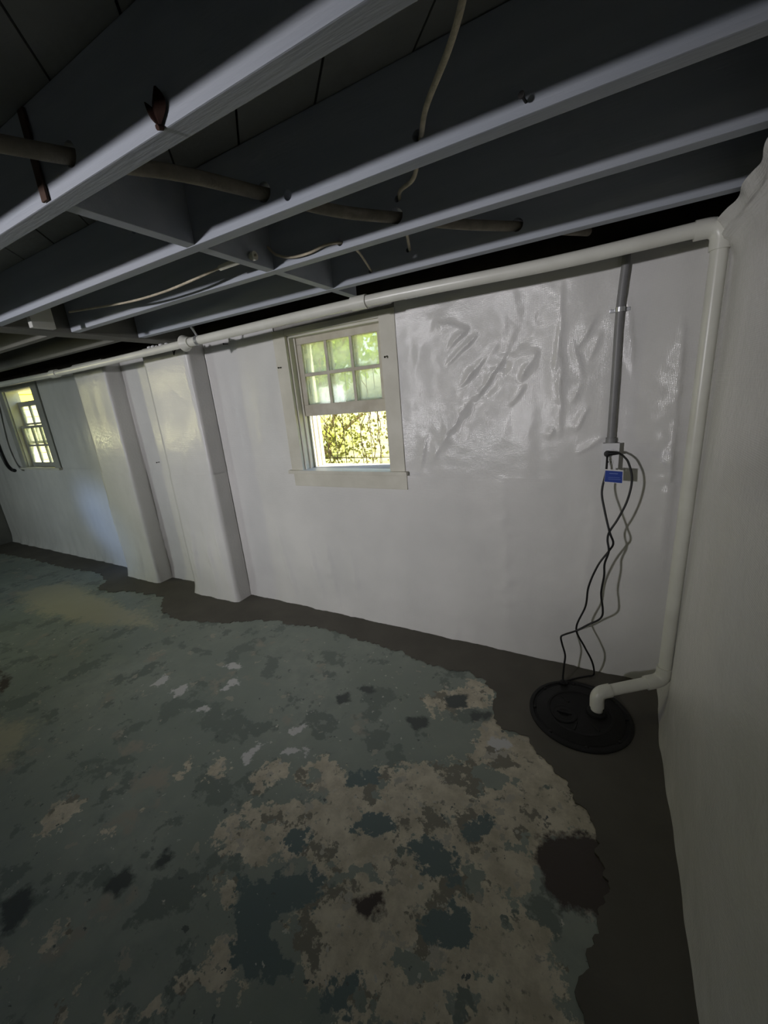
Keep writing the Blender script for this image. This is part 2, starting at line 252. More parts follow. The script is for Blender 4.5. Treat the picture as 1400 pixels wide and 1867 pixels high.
def poly_sd(P, poly):
    """signed distance, positive inside"""
    A = np.array(poly, float); n = len(A); d2 = np.full(len(P), 1e9); ins = np.zeros(len(P), bool)
    for i in range(n):
        a = A[i]; b = A[(i + 1) % n]; e = b - a; w = P - a
        t = np.clip((w @ e) / max(e @ e, 1e-9), 0, 1); q = w - t[:, None] * e
        d2 = np.minimum(d2, (q * q).sum(1))
        c = (a[1] > P[:, 1]) != (b[1] > P[:, 1])
        with np.errstate(divide='ignore', invalid='ignore'):
            xi = a[0] + (P[:, 1] - a[1]) * e[0] / (e[1] if abs(e[1]) > 1e-9 else 1e-9)
        ins ^= c & (P[:, 0] < xi)
    d = np.sqrt(d2); return np.where(ins, d, -d)
def floor_mat():
    m = bpy.data.materials.new('worn_grey_green_floor_paint'); m.use_nodes = True; N = m.node_tree.nodes; L = m.node_tree.links
    b = N['Principled BSDF']; b.inputs['Specular IOR Level'].default_value = 0.4
    tc = N.new('ShaderNodeTexCoord')
    def nz(scale, det=5, rough=0.6, off=0.0):
        n = N.new('ShaderNodeTexNoise'); n.inputs['Scale'].default_value = scale; n.inputs['Detail'].default_value = det; n.inputs['Roughness'].default_value = rough
        mp = N.new('ShaderNodeMapping'); mp.inputs['Location'].default_value = (off, off * 0.7, 0); L.new(tc.outputs['Object'], mp.inputs[0]); L.new(mp.outputs[0], n.inputs['Vector'])
        return n.outputs['Fac']
    def math_(op, a, b_=None, c=None):
        n = N.new('ShaderNodeMath'); n.operation = op
        for i, v in enumerate((a, b_, c)):
            if v is None: continue
            if isinstance(v, (int, float)): n.inputs[i].default_value = v
            else: L.new(v, n.inputs[i])
        return n.outputs[0]
    def ramp01(v, lo, hi):
        n = N.new('ShaderNodeMapRange'); n.inputs[1].default_value = lo; n.inputs[2].default_value = hi; n.clamp = True; L.new(v, n.inputs[0]); return n.outputs[0]
    def mixc(f, a, b_):
        n = N.new('ShaderNodeMix'); n.data_type = 'RGBA'
        L.new(f, n.inputs['Factor'])
        for s, v in (('A', a), ('B', b_)):
            k = [i for i in n.inputs if i.name == s and i.type == 'RGBA'][0]
            if isinstance(v, tuple): k.default_value = (*v, 1)
            else: L.new(v, k)
        return [o for o in n.outputs if o.type == 'RGBA'][0]
    def at(nm):
        n = N.new('ShaderNodeAttribute'); n.attribute_name = nm; return n.outputs['Fac']
    fine = nz(24, 7, 0.68); mid = nz(8, 6, 0.62, 3.1); big = nz(1.6, 4, 0.5, 7.7)
    jag = math_('ADD', math_('MULTIPLY', math_('SUBTRACT', fine, 0.5), 0.22), math_('MULTIPLY', math_('SUBTRACT', mid, 0.5), 0.26))
    def mask(nm, k=1.0, w=0.006): return ramp01(math_('ADD', at(nm), math_('MULTIPLY', jag, k)), -w, w)
    paint = mixc(ramp01(big, 0.35, 0.65), (0.214, 0.254, 0.222), (0.305, 0.340, 0.300))
    paint = mixc(ramp01(mid, 0.42, 0.66), paint, (0.243, 0.282, 0.252))
    paint = mixc(ramp01(nz(4.2, 7, 0.65, 71.0), 0.54, 0.57), paint, (0.170, 0.202, 0.182))
    paint = mixc(ramp01(nz(3.2, 6, 0.6, 11.0), 0.60, 0.66), paint, (0.327, 0.314, 0.265))
    beige = mixc(ramp01(nz(11, 6, 0.65, 5.0), 0.38, 0.62), (0.44, 0.40, 0.31), (0.64, 0.59, 0.47))
    beige = mixc(ramp01(nz(30, 4, 0.6, 8.0), 0.60, 0.68), beige, (0.243, 0.234, 0.194))
    beige = mixc(ramp01(nz(5.0, 7, 0.66, 17.0), 0.545, 0.565), beige, (0.215, 0.205, 0.165))
    beige = mixc(ramp01(nz(8.5, 7, 0.62, 27.0), 0.60, 0.615), beige, (0.44, 0.42, 0.36))
    c = mixc(mask('teal', 0.8), paint, (0.131, 0.177, 0.177))
    # beige where the paint is gone; teal islands of old paint are left inside
    bm_ = mask('beige', 1.0); isl = mask('teal', 0.8)
    keep = math_('MULTIPLY', bm_, math_('SUBTRACT', 1.0, isl))
    keep2 = math_('MULTIPLY', keep, math_('SUBTRACT', 1.0, ramp01(nz(6.5, 6, 0.6, 14.0), 0.585, 0.60)))
    c = mixc(keep2, c, beige)
    # scattered chips
    chips = math_('MULTIPLY', ramp01(nz(15, 5, 0.6, 21.0), 0.685, 0.70), ramp01(big, 0.45, 0.55))
    c = mixc(chips, c, (0.570, 0.555, 0.498))
    c = mixc(ramp01(nz(19, 5, 0.6, 33.0), 0.67, 0.68), c, (0.114, 0.131, 0.128))
    c = mixc(math_('MULTIPLY', ramp01(nz(30, 4, 0.55, 41.0), 0.675, 0.685), ramp01(nz(1.1, 2, 0.5, 51.0), 0.42, 0.52)), c, (0.50, 0.50, 0.46))
    c = mixc(ramp01(nz(9, 5, 0.6, 61.0), 0.64, 0.655), c, (0.36, 0.35, 0.30))
    c = mixc(mask('yellow_light', 1.2, 0.05), c, (0.42, 0.41, 0.30))  # soft-edged pools of yellowish window light, painted into the floor colour
    c = mixc(mask('brown', 0.5, 0.014), c, (0.056, 0.043, 0.036))
    c = mixc(mask('dark', 0.3, 0.01), c, (0.074, 0.088, 0.086))
    c = mixc(mask('white', 0.55, 0.006), c, (0.600, 0.600, 0.600))
    L.new(c, b.inputs['Base Color'])
    r = N.new('ShaderNodeMapRange'); r.inputs[3].default_value = 0.30; r.inputs[4].default_value = 0.62; L.new(mid, r.inputs[0]); L.new(r.outputs[0], b.inputs['Roughness'])
    bp = N.new('ShaderNodeBump'); bp.inputs['Strength'].default_value = 0.25; bp.inputs['Distance'].default_value = 0.004
    L.new(math_('SUBTRACT', fine, math_('MULTIPLY', keep2, 0.5)), bp.inputs['Height']); L.new(bp.outputs[0], b.inputs['Normal'])
    return m
BEIGE.append([(-.72, -.58), (-.5, -.70), (-.30, -.86), (-.16, -1.0), (-.14, -1.16), (-.30, -1.12), (-.45, -1.1), (-.6, -.9), (-.78, -.84), (-.82, -.72)])
BEIGE.append([(-.55, -1.42), (-.40, -1.46), (-.30, -1.6), (-.30, -2.0), (-.7, -2.0), (-.7, -1.5)])
BROWN.append([(-.46, -1.14), (-.30, -1.06), (-.2, -1.1), (-.2, -1.32), (-.36, -1.36), (-.44, -1.30)])
xs = np.concatenate([np.arange(-8.4, -5.5, 0.05), np.arange(-5.5, 0.12, 0.02)]); ys = np.concatenate([np.arange(-6.0, -2.45, 0.25), np.arange(-2.45, 0.24, 0.02)])
gx, gy = np.meshgrid(xs, ys); nx, ny = len(xs), len(ys)
pts = np.stack([gx.ravel(), gy.ravel()], 1)
me = bpy.data.meshes.new('floor')
vs = np.column_stack([pts, np.zeros(len(pts))])
idx = np.arange(nx * ny).reshape(ny, nx)
quads = np.stack([idx[:-1, :-1], idx[:-1, 1:], idx[1:, 1:], idx[1:, :-1]], -1).reshape(-1, 4)
me.from_pydata(vs.tolist(), [], quads.tolist())
for nm, polys in (('beige', BEIGE), ('teal', TEAL), ('dark', DARK), ('brown', BROWN), ('white', WHITE), ('yellow_light', YELLOW_LIGHT)):
    sd = np.full(len(pts), -1.0)
    for p in polys:
        pa = np.array(p); k = (pts[:, 0] > pa[:, 0].min() - .5) & (pts[:, 0] < pa[:, 0].max() + .5) & (pts[:, 1] > pa[:, 1].min() - .5) & (pts[:, 1] < pa[:, 1].max() + .5)
        sd[k] = np.maximum(sd[k], poly_sd(pts[k], p))
    a = me.attributes.new(nm, 'FLOAT', 'POINT'); a.data.foreach_set('value', sd.astype(np.float32))
me.materials.append(floor_mat())
FLOOR = newobj('floor', me, label='worn grey-green painted concrete slab with bare beige patches', kind='structure')
# fresh concrete poured in the trench along the walls, a few millimetres proud, ragged inner edge
edge = [(-8.4, -0.40)] + TRENCH + [(-0.31, -1.75), (-0.30, -1.95), (-0.33, -2.2), (-0.31, -2.6), (-0.34, -6.0)]
rag = []
for a, b in zip(edge, edge[1:]):
    a = Vector((*a, 0)); b = Vector((*b, 0)); n = max(1, int((b - a).length / 0.012)); t = (b - a).normalized(); nn = Vector((-t.y, t.x, 0))
    for i in range(n):
        p = a.lerp(b, i / n)
        rag.append(p + nn * (0.030 * noise.fractal(p * 14, 1.0, 2.0, 4) + 0.012 * noise.noise(p * 60)))
rag = [(p.x, p.y) for p in rag]
outline = rag + [(-0.34, -6.0), (0.10, -6.0), (0.10, 0.08), (-8.4, 0.08)]
bm = bmesh.new(); vt = [bm.verts.new((x, y, 0.006)) for x, y in outline]; vb = [bm.verts.new((x, y, -0.002)) for x, y in outline]
es = [bm.edges.new((vt[i], vt[(i + 1) % len(vt)])) for i in range(len(vt))]
bmesh.ops.triangle_fill(bm, edges=es, use_beauty=True)
for i in range(len(vt)):
    j = (i + 1) % len(vt); bm.faces.new((vt[i], vb[i], vb[j], vt[j]))
bmesh.ops.recalc_face_normals(bm, faces=bm.faces)
me = bpy.data.meshes.new('fresh_concrete_strip'); bm.to_mesh(me); bm.free(); me.materials.append(M['fresh'])
newobj('fresh_concrete_strip', me, FLOOR, label='strip of fresh smooth dark concrete along the walls')
# ------------------------------------------------------------------ walls
W1 = (-2.345, -1.59, 1.21, 2.17); W2 = (-7.05, -6.27, 1.20, 2.17); TOP = 2.245
wb_ = MB()
xsplit = [-8.5, W2[0], W2[1], W1[0], W1[1], 0.08]
for i, (a, b) in enumerate(zip(xsplit, xsplit[1:])):
    T = 0.14 if i < 2 else 0.25
    if i == 2: wb_.box((a, 0.0, -0.1), (-5.6, 0.14, TOP)); a = -5.6
    if i in (1, 3):
        w = W2 if i == 1 else W1
        wb_.box((a, 0.0, -0.1), (b, T, w[2])); wb_.box((a, 0.0, w[3]), (b, T, TOP))
    else: wb_.box((a, 0.0, -0.1), (b, T, TOP))
wb_.box((-4.93, -0.165, -0.1), (-4.41, 0.0, TOP)); wb_.box((-3.76, -0.172, -0.1), (-3.22, 0.0, TOP))   # two masonry pilasters
WB = wb_.build('wall_back', M['masonry'], label='long foundation wall with two pilasters and two windows, behind white sheeting', kind='structure')
WR = MB().box((0.08, -6.0, -0.1), (0.33, 0.25, TOP)).build('wall_right', M['masonry'], label='foundation wall at the corner by the sump, behind white sheeting', kind='structure')
wl = MB().box((-8.65, -6.2, -0.1), (-8.4, -3.0, TOP + .2)).box((-8.65, -2.2, -0.1), (-8.4, 0.25, TOP + .2)).box((-8.65, -3.0, -0.1), (-8.4, -2.2, 1.2)).box((-8.65, -3.0, 2.1), (-8.4, -2.2, TOP + .2))
WL = wl.build('wall_left', M['plainwall'], label='dim masonry wall at the far end beyond the second window', kind='structure')
WF = MB().box((-8.65, -6.2, -0.1), (0.33, -6.0, TOP + .2)).build('wall_front', M['plainwall'], label='dim masonry wall opposite the sheeted wall', kind='structure')
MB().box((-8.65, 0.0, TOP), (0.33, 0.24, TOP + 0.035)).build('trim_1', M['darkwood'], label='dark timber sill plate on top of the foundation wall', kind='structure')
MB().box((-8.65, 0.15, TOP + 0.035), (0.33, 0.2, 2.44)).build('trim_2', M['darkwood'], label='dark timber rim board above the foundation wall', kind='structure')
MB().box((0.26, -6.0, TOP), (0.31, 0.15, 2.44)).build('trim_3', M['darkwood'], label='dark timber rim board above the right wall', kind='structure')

# ------------------------------------------------------------------ ceiling: diagonal subfloor boards, each its own piece
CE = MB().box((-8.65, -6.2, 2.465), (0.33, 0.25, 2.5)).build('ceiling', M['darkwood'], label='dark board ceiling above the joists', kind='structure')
def clip_poly(poly, rect):
    x0, x1, y0, y1 = rect
    for ax, lim, sgn in ((0, x0, 1), (0, x1, -1), (1, y0, 1), (1, y1, -1)):
        out = []
        for i in range(len(poly)):
            a, b = poly[i], poly[(i + 1) % len(poly)]; da = (a[ax] - lim) * sgn; db = (b[ax] - lim) * sgn
            if da >= 0: out.append(a)
            if (da >= 0) != (db >= 0):
                t = da / (da - db); out.append((a[0] + (b[0] - a[0]) * t, a[1] + (b[1] - a[1]) * t))
        poly = out
        if not poly: break
    return poly
s = -3.18 - 0.279 * 38
while s < 0.7:
    g = 0.004; a, b = s + g, s + 0.279 - g
    strip = [(-20, a + 20), (20, a - 20), (20, b - 20), (-20, b + 20)]
    p = clip_poly(strip, (-8.6, 0.3, -6.0, 0.2))
    if len(p) >= 3:
        dz = random.uniform(-0.002, 0.002)
        MB().prism(p, 2.44 + dz, 2.462).build('subfloor_board', M['board'], CE)
    s += 0.279

# ------------------------------------------------------------------ joists (each bored where cables pass)
def cut_holes(o, holes):
    if not holes: return
    cut = MB()
    for (x, z, r) in holes: cut.tube([(x, -9, z), (x, 1, z)], r, 14)
    c = cut.build('cutter', M['hole'])
    md = o.modifiers.new('bore', 'BOOLEAN'); md.object = c; md.operation = 'DIFFERENCE'; md.solver = 'EXACT'
    dg = bpy.context.evaluated_depsgraph_get(); nm = bpy.data.meshes.new_from_object(o.evaluated_get(dg))
    o.modifiers.clear(); o.data = nm; nm.name = 'joist'
    bpy.data.objects.remove(c)
HOLES = {-2.12: [], -1.715: [(-1.46, 2.30, .026), (-0.50, 2.31, .012)], -1.305: [(-1.25, 2.302, .026), (-0.762, 2.283, .012), (-1.88, 2.36, .016), (-1.164, 2.272, .014)],
         -0.925: [(-1.007, 2.292, .026), (-0.998, 2.339, .010), (-1.244, 2.268, .014)], -0.505: [(-0.683, 2.302, .024), (-1.154, 2.319, .010), (-1.354, 2.275, .010)]}
JL = {-2.12: 'grey ceiling joist above the photographer, out past the scrap joist', -1.715: 'grey ceiling joist carrying the curled brown scrap and rusty strap',
      -1.305: 'grey ceiling joist where the long cream cord enters a hole', -0.925: 'grey ceiling joist third from the sheeted wall run, with a sagging tan wire',
      -0.505: 'grey ceiling joist next to the white pipe along the wall'}
JL[-0.925] = 'grey ceiling joist between the cream-cord joist and the one beside the pipe'
JO = {}
for y in HOLES:
    j = MB().box((-3.25, y, 2.24), (0.255, y + 0.046, 2.438), 0.003).build('joist', M['joist'], label=JL[y], cat='joist', group='ceiling joists over the sump bay')
    cut_holes(j, HOLES[y]); JO[y] = j
far = {-1.76: 'far joist beyond the cross beam, farthest out from the long wall', -1.33: 'far joist beyond the cross beam, third out from the long wall',
       -0.97: 'far joist beyond the cross beam, second out from the long wall', -0.56: 'far joist beyond the cross beam, closest to the long wall'}
for y in far:
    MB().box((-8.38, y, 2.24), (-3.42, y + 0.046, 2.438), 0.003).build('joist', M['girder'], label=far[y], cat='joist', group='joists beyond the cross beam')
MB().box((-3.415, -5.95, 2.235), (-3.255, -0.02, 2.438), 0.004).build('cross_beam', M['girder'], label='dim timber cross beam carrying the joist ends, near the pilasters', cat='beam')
# blocking between the joists, one line at x = -1.6
bl = [(-1.669, -1.305, -1.60, 'blocking between the scrap joist and the cream-cord joist'), (-1.259, -0.925, -1.60, 'blocking that holds the white porcelain tube'),
      (-0.879, -0.505, -1.595, 'blocking between the two joists closest to the pipe'), (-0.459, -0.275, -1.60, 'short blocking above the white pipe at the window')]
for (y0, y1, x, lb) in bl:
    o = MB().box((x - 0.022, y0, 2.242), (x + 0.022, y1, 2.436), 0.002).build('joist_blocking', M['joist'], label='grey wood ' + lb, cat='blocking', group='blocking across the joists')
    if 'porcelain' in lb:
        c = MB().tube([(-2, -1.05, 2.262), (-1.2, -1.05, 2.262)], 0.0125, 12).build('cutter', M['hole'])
        md = o.modifiers.new('bore', 'BOOLEAN'); md.object = c; md.operation = 'DIFFERENCE'; md.solver = 'EXACT'
        nm = bpy.data.meshes.new_from_object(o.evaluated_get(bpy.context.evaluated_depsgraph_get())); o.modifiers.clear(); o.data = nm
        bpy.data.objects.remove(c)
MB().box((-3.10, -1.20, 2.215), (-3.06, -1.09, 2.437), 0.003).build('timber_block', M['pale'], label='pale wooden block hanging between two joists by the cross beam', cat='block')

# ------------------------------------------------------------------ plastic sheeting (vapour barrier)
RIDGES = [(-0.97, 1.99, -1.18, 1.83, .018, .012), (-0.91, 1.89, -1.1, 1.7, .016, .011), (-0.82, 1.87, -1.01, 1.62, .016, .013), (-0.66, 1.87, -0.76, 1.71, .03, .016), (-0.72, 1.7, -0.81, 1.59, .02, .009),
 (-0.56, 2.18, -0.54, 1.4, .02, .012), (-0.5, 1.89, -0.44, 1.7, .014, .009), (-0.39, 2.0, -0.48, 1.84, .014, .010), (-0.41, 1.56, -0.47, 1.43, .014, .009), (-0.45, 1.68, -0.49, 1.58, .012, .007), (-0.37, 1.92, -0.42, 1.78, .012, .007),
 (-1.24, 2.08, -1.02, 2.02, .03, .010), (-1.02, 2.03, -1.17, 1.92, .02, .010), (-0.56, 1.95, -0.58, 1.69, .012, .008), (-0.61, 2.11, -1.13, 1.41, .10, -.012), (-1.31, 1.45, -1.37, 1.21, .015, .008), (-0.27, 2.05, -0.22, 1.7, .018, .012),
 (-0.05, 1.95, -0.02, 0.6, .03, .020), (-0.57, 1.46, -0.6, 1.4, .012, .008), (-0.31, 1.42, -0.46, 1.31, .014, .009), (-2.42, 0.69, -2.3, 0.01, .03, .012), (-2.24, 0.75, -2.16, 0.0, .035, .013), (-2.75, .8, -2.6, 0, .05, .012), (-2.0, .7, -1.95, 0, .03, .008),
 (-1.0, 1.7, -1.3, 1.25, .05, .012), (-.35, 1.2, -.38, .2, .06, .010), (-.85, 1.2, -.8, .1, .09, .010)]
def wrinkle(x, z, extra=()):
    """sum of tapering creases: a sharp face towards the lower side, a soft one on the other"""
    d = 0.0
    for (x0, z0, x1, z1, w, a) in list(RIDGES) + list(extra):
        ex, ez = x1 - x0, z1 - z0; L2 = ex * ex + ez * ez; L = math.sqrt(L2)
        t = ((x - x0) * ex + (z - z0) * ez) / L2
        if t <= 0 or t >= 1: continue
        s = ((x - x0) * ez - (z - z0) * ex) / L + 0.35 * w * noise.noise(Vector((t * L * 14, w * 200, a * 300)))
        if abs(s) > 7 * w: continue
        tp = math.sin(PI * t) ** 0.8
        ww = w * (0.45 if s < 0 else 1.3) * (0.5 + 0.7 * tp)
        d += 1.15 * a * tp * math.exp(-abs(s) / ww) * (0.7 + 0.6 * (0.5 + noise.noise(Vector((x * 18, z * 18, w * 90)))))
    return d
def crumple_depth(x, z):
    """faceted creases of stiff film, strongest high up between window and conduit"""
    w = max(0.0, min(1.0, (z - 1.30) / 0.35)) * max(0.0, min(1.0, (2.19 - z) / 0.08)) * max(0.0, min(1.0, (x + 1.46) / 0.12)) * max(0.0, min(1.0, (-0.12 - x) / 0.25))
    if w <= 0: return 0.0
    u = (x * 0.80 - z * 0.60); v = (x * 0.60 + z * 0.80)        # creases run down towards the window
    a = abs(noise.noise(Vector((u * 7.0, v * 1.8, 3.3)))); b = abs(noise.noise(Vector((u * 15.0 + 3, v * 4.5, 8.1)))); c = abs(noise.noise(Vector((x * 9, z * 9, 5.5))))
    k = max(0.0, min(1.0, (x + 0.62) / 0.1))
    p = 0.7 * max(0.0, min(1.0, 0.35 + 1.6 * noise.noise(Vector((u * 2.6, v * 1.1, 6.6)))))
    return w * (p * (0.020 * (0.30 - a) * (1 - .45 * k) + 0.006 * (0.3 - b) + (0.002 + 0.010 * k) * (0.3 - c)))
def sheet(name, path, z0, z1, label, extra=(), dz=0.02, bottom_hem=False, off=0.012, seed=0.0, amp=1.0, step=0.02, top_wave=0.0, crumple=False):
    """path: plan polyline (x, y) of the surface behind; the film follows it, a centimetre off, with folds"""
    P = []; 
    for a, b in zip(path, path[1:]):
        a = Vector((*a, 0)); b = Vector((*b, 0)); n = max(1, int(round((b - a).length / step)))
        t = (b - a).normalized(); nr = Vector((t.y, -t.x, 0))
        for i in range(n): P.append((a.lerp(b, i / n), nr))
    P.append((Vector((*path[-1], 0)), P[-1][1]))
    NR = [((P[max(i - 1, 0)][1] + P[i][1] + P[min(i + 1, len(P) - 1)][1])).normalized() for i in range(len(P))]
    nz_ = max(2, int(round((z1 - z0) / dz))); verts = []; faces = []
    for k in range(nz_ + 1):
        f = k / nz_
        for i, (p, _) in enumerate(P):
            nr = NR[i]; zt = z1 + top_wave * noise.noise(Vector((p.x * 3 + seed, p.y * 3, 4.2)))
            z = z0 + (zt - z0) * f
            sx = p.x if abs(path[0][0] - path[-1][0]) > 0.5 else p.y
            d = off + amp * (0.006 * noise.noise(Vector((sx * 2.2 + seed, z * 0.9, seed))) + 0.0035 * noise.noise(Vector((sx * 9 + seed, z * 1.6, 2 + seed))) + 0.0012 * noise.noise(Vector((sx * 16, z * 16, seed))))
            d += wrinkle(p.x, z, extra) if extra is not None else 0.0
            if crumple: d += crumple_depth(sx, z)
            d = max(d, 0.004)
            if bottom_hem and z < 0.16:
                q = 1 - z / 0.16; d += q * q * (0.022 + 0.014 * noise.noise(Vector((sx * 7, 0, 5 + seed)))) + 0.006 * q * noise.noise(Vector((sx * 28, z * 20, 1)))
                if k == 0: z += 0.006 * noise.noise(Vector((sx * 24, 1, 3)))
            verts.append((p.x + nr.x * d, p.y + nr.y * d, max(z, 0.004)))
    n = len(P)
    for k in range(nz_):
        for i in range(n - 1): faces.append((k * n + i, k * n + i + 1, (k + 1) * n + i + 1, (k + 1) * n + i))
    me = bpy.data.meshes.new(name); me.from_pydata(verts, [], faces)
    for p in me.polygons: p.use_smooth = True
    me.materials.append(M['poly'])
    return newobj(name, me, label=label, cat='plastic sheet')
def pil(x0, x1, y): return [(x0, 0), (x0 - .004, y), (x1 + .004, y), (x1, 0)]
low_path = [(-8.39, 0)] + pil(-4.93, -4.41, -.165) + pil(-3.76, -3.22, -.172) + [(0.07, 0)]
SEAM = 1.175
fold = [(-4.93, .9, -4.99, 0, .03, .02), (-4.6, .5, -4.65, 0, .04, .015), (-3.6, .9, -3.7, 0, .035, .018), (-3.45, .8, -3.42, 0, .03, .014), (-3.3, .9, -3.27, .1, .03, .012), (-4.41, .9, -4.35, 0, .03, .015), (-4.1, .8, -4.0, 0, .04, .01)]
sheet('vapour_barrier', low_path, 0.004, SEAM + 0.012, 'white poly sheeting on the lower half of the long wall, hem tucked into concrete', extra=fold, bottom_hem=True, off=0.016, seed=1.3)
sheet('vapour_barrier', [(-8.39, 0), (-7.17, 0)], SEAM, 2.235, 'white poly sheeting strip between far end wall and second window', extra=None, off=0.010, seed=9.1)
sheet('vapour_barrier', [(-6.125, 0)] + pil(-4.93, -4.41, -.165) + pil(-3.76, -3.22, -.172) + [(-2.455, 0)], SEAM, 2.235, 'white poly sheeting wrapped over the two pilasters between the windows', extra=None, off=0.010, seed=4.4)
sheet('vapour_barrier', [(-1.478, 0), (0.07, 0)], SEAM, 2.235, 'shiny wrinkled white poly sheeting between the open window and the corner', off=0.020, seed=6.2, dz=0.009, step=0.009, crumple=True)
# right wall sheet: bulges at its loose top edge, tightens, stands out a little along the floor
def right_sheet():
    ys_ = np.arange(-3.2, 0.001, 0.02); zs_ = np.concatenate([np.arange(0.004, 0.3, 0.015), np.arange(0.3, 2.0, 0.03), np.arange(2.0, 2.236, 0.012)])
    verts = []; faces = []
    for z in zs_:
        for y in ys_:
            near = math.exp(-((y + 0.0) / 0.38) ** 2)
            base = 0.062
            low = max(0.0, 1 - z / 1.9)
            x = base - 0.062 * min(1.0, (1 - near) * (0.45 + 0.75 * low))
            if z < 0.14: q = 1 - z / 0.14; x -= q * q * (0.014 + 0.012 * noise.noise(Vector((y * 6, 0, 2)))) * (0.6 + 0.4 * near); x -= 0.035 * near * q
            t = max(0.0, (z - 2.05) / 0.186)
            x -= 0.07 * t * t * (0.8 + 0.5 * noise.noise(Vector((y * 5, 1, 7)))) + 0.02 * math.exp(-((z - 2.16 - 0.02 * noise.noise(Vector((y * 4, 0, 0)))) / 0.012) ** 2) * (y > -1.2)
            x += 0.004 * noise.noise(Vector((y * 2, z * 1.5, 9))) + 0.0012 * noise.noise(Vector((y * 15, z * 15, 3)))
            zz = z if z < 2.15 else z - (0.012 + 0.02 * noise.noise(Vector((y * 7, 0, 11)))) * (z - 2.15) / 0.086
            verts.append((x, y, zz))
    n = len(ys_)
    for k in range(len(zs_) - 1):
        for i in range(n - 1): faces.append((k * n + i, (k + 1) * n + i, (k + 1) * n + i + 1, k * n + i + 1))
    me = bpy.data.meshes.new('vapour_barrier'); me.from_pydata(verts, [], faces)
    for p in me.polygons: p.use_smooth = True
    me.materials.append(M['poly'])
    return newobj('vapour_barrier', me, label='white poly sheeting on the side wall beside the sump, loose ragged top edge', cat='plastic sheet')
right_sheet()
# ------------------------------------------------------------------ windows
def sash(win, name, x0, x1, z0, z1, y, stile, top, bot, m, th=0.034, label=None):
    """two rows of three panes; rails, stiles, muntins and panes are pieces of the sash"""
    s = empty(name, (0, 0, 0)); s.parent = win; s.location = Vector(((x0 + x1) / 2, y, z0)) - world_loc(win)
    if label: s['label'] = label
    B = lambda lo, hi, nm, mm=m, bev=0.003: MB().box(lo, hi, bev).build(nm, mm, s)
    B((x0, y, z0), (x1, y + th, z0 + bot), 'bottom_rail'); B((x0, y, z1 - top), (x1, y + th, z1), 'top_rail')
    B((x0, y, z0 + bot), (x0 + stile, y + th, z1 - top), 'stile'); B((x1 - stile, y, z0 + bot), (x1, y + th, z1 - top), 'stile')
    gx0, gx1, gz0, gz1 = x0 + stile, x1 - stile, z0 + bot, z1 - top; mw = 0.022
    for i in (1, 2):
        c = gx0 + (gx1 - gx0) * i / 3; B((c - mw / 2, y + .004, gz0), (c + mw / 2, y + th - .004, gz1), 'muntin', bev=0.002)
    c = (gz0 + gz1) / 2
    for i in range(3):
        a = gx0 + (gx1 - gx0) * i / 3 + (mw / 2 if i else 0); b = gx0 + (gx1 - gx0) * (i + 1) / 3 - (mw / 2 if i < 2 else 0)
        B((a, y + .004, c - mw / 2), (b, y + th - .004, c + mw / 2), 'muntin', bev=0.002)
        for (za, zb) in ((gz0, c - mw / 2), (c + mw / 2, gz1)):
            MB().box((a, y + th / 2 - .0015, za), (b, y + th / 2 + .0015, zb)).build('pane', M['glass'], s)
    return s
# window 1: both sashes pushed up, the lower half open
x0, x1, z0, z1 = W1
w1 = empty('window_1', ((x0 + x1) / 2, 0, z0), label='open six-pane window with off-white casing, greenery outside', kind='structure')
B = lambda lo, hi, nm, m=M['trim'], bev=0.004, lb=None: MB().box(lo, hi, bev).build(nm, m, w1, **({'label': lb} if lb else {}))
B((x1, -0.028, 1.205), (-1.478, 0.0, 2.205), 'casing'); B((-2.455, -0.028, 1.205), (x0, 0.0, 2.205), 'casing')
B((x0, -0.026, 2.165), (x1, 0.0, 2.205), 'head_casing')
B((-2.475, -0.052, 1.185), (-1.458, 0.06, 1.212), 'sill'); B((-2.445, -0.026, 1.085), (-1.47, 0.0, 1.185), 'apron')
B((x0, 0.0, 1.21), (x0 + .012, 0.25, 2.165), 'jamb'); B((x1 - .012, 0.0, 1.21), (x1, 0.25, 2.165), 'jamb'); B((x0, 0.0, 2.15), (x1, 0.25, 2.172), 'head_jamb')
for yy in (0.047, 0.096, 0.142, 0.2):
    B((x0 + .012, yy, 1.212), (x0 + .026, yy + .012, 2.15), 'stop_bead', bev=0.002); B((x1 - .026, yy, 1.212), (x1 - .012, yy + .012, 2.15), 'stop_bead', bev=0.002)
B((x0, 0.06, 1.19), (x1, 0.28, 1.208), 'outer_sill')
sash(w1, 'inner_sash', x0 + .013, x1 - .013, 1.605, 2.15, 0.060, 0.052, 0.045, 0.082, M['sash'])
sash(w1, 'outer_sash', x0 + .013, x1 - .013, 1.635, 2.15, 0.108, 0.05, 0.042, 0.062, M['sash'])
# window 2: closed lower sash, upper sash slid down a little
x0, x1, z0, z1 = W2
w2 = empty('window_2', ((x0 + x1) / 2, 0, z0), label='far grey-framed window with cream panes and a yellow strip at its top', kind='structure')
B = lambda lo, hi, nm, m=M['sashgrey'], bev=0.004, lb=None: MB().box(lo, hi, bev).build(nm, m, w2, **({'label': lb} if lb else {}))
B((x1, -0.028, 1.19), (-6.13, 0.0, 2.205), 'casing'); B((-7.17, -0.028, 1.19), (x0, 0.0, 2.205), 'casing'); B((x0, -0.026, 2.155), (x1, 0.0, 2.205), 'head_casing')
B((-7.19, -0.055, 1.172), (-6.11, 0.06, 1.198), 'sill', M['trim'])
B((x0, 0.0, 1.2), (x0 + .012, 0.14, 2.16), 'jamb', M['trim']); B((x1 - .012, 0.0, 1.2), (x1, 0.14, 2.16), 'jamb', M['trim']); B((x0, 0.0, 2.15), (x1, 0.14, 2.172), 'head_jamb', M['trim'])
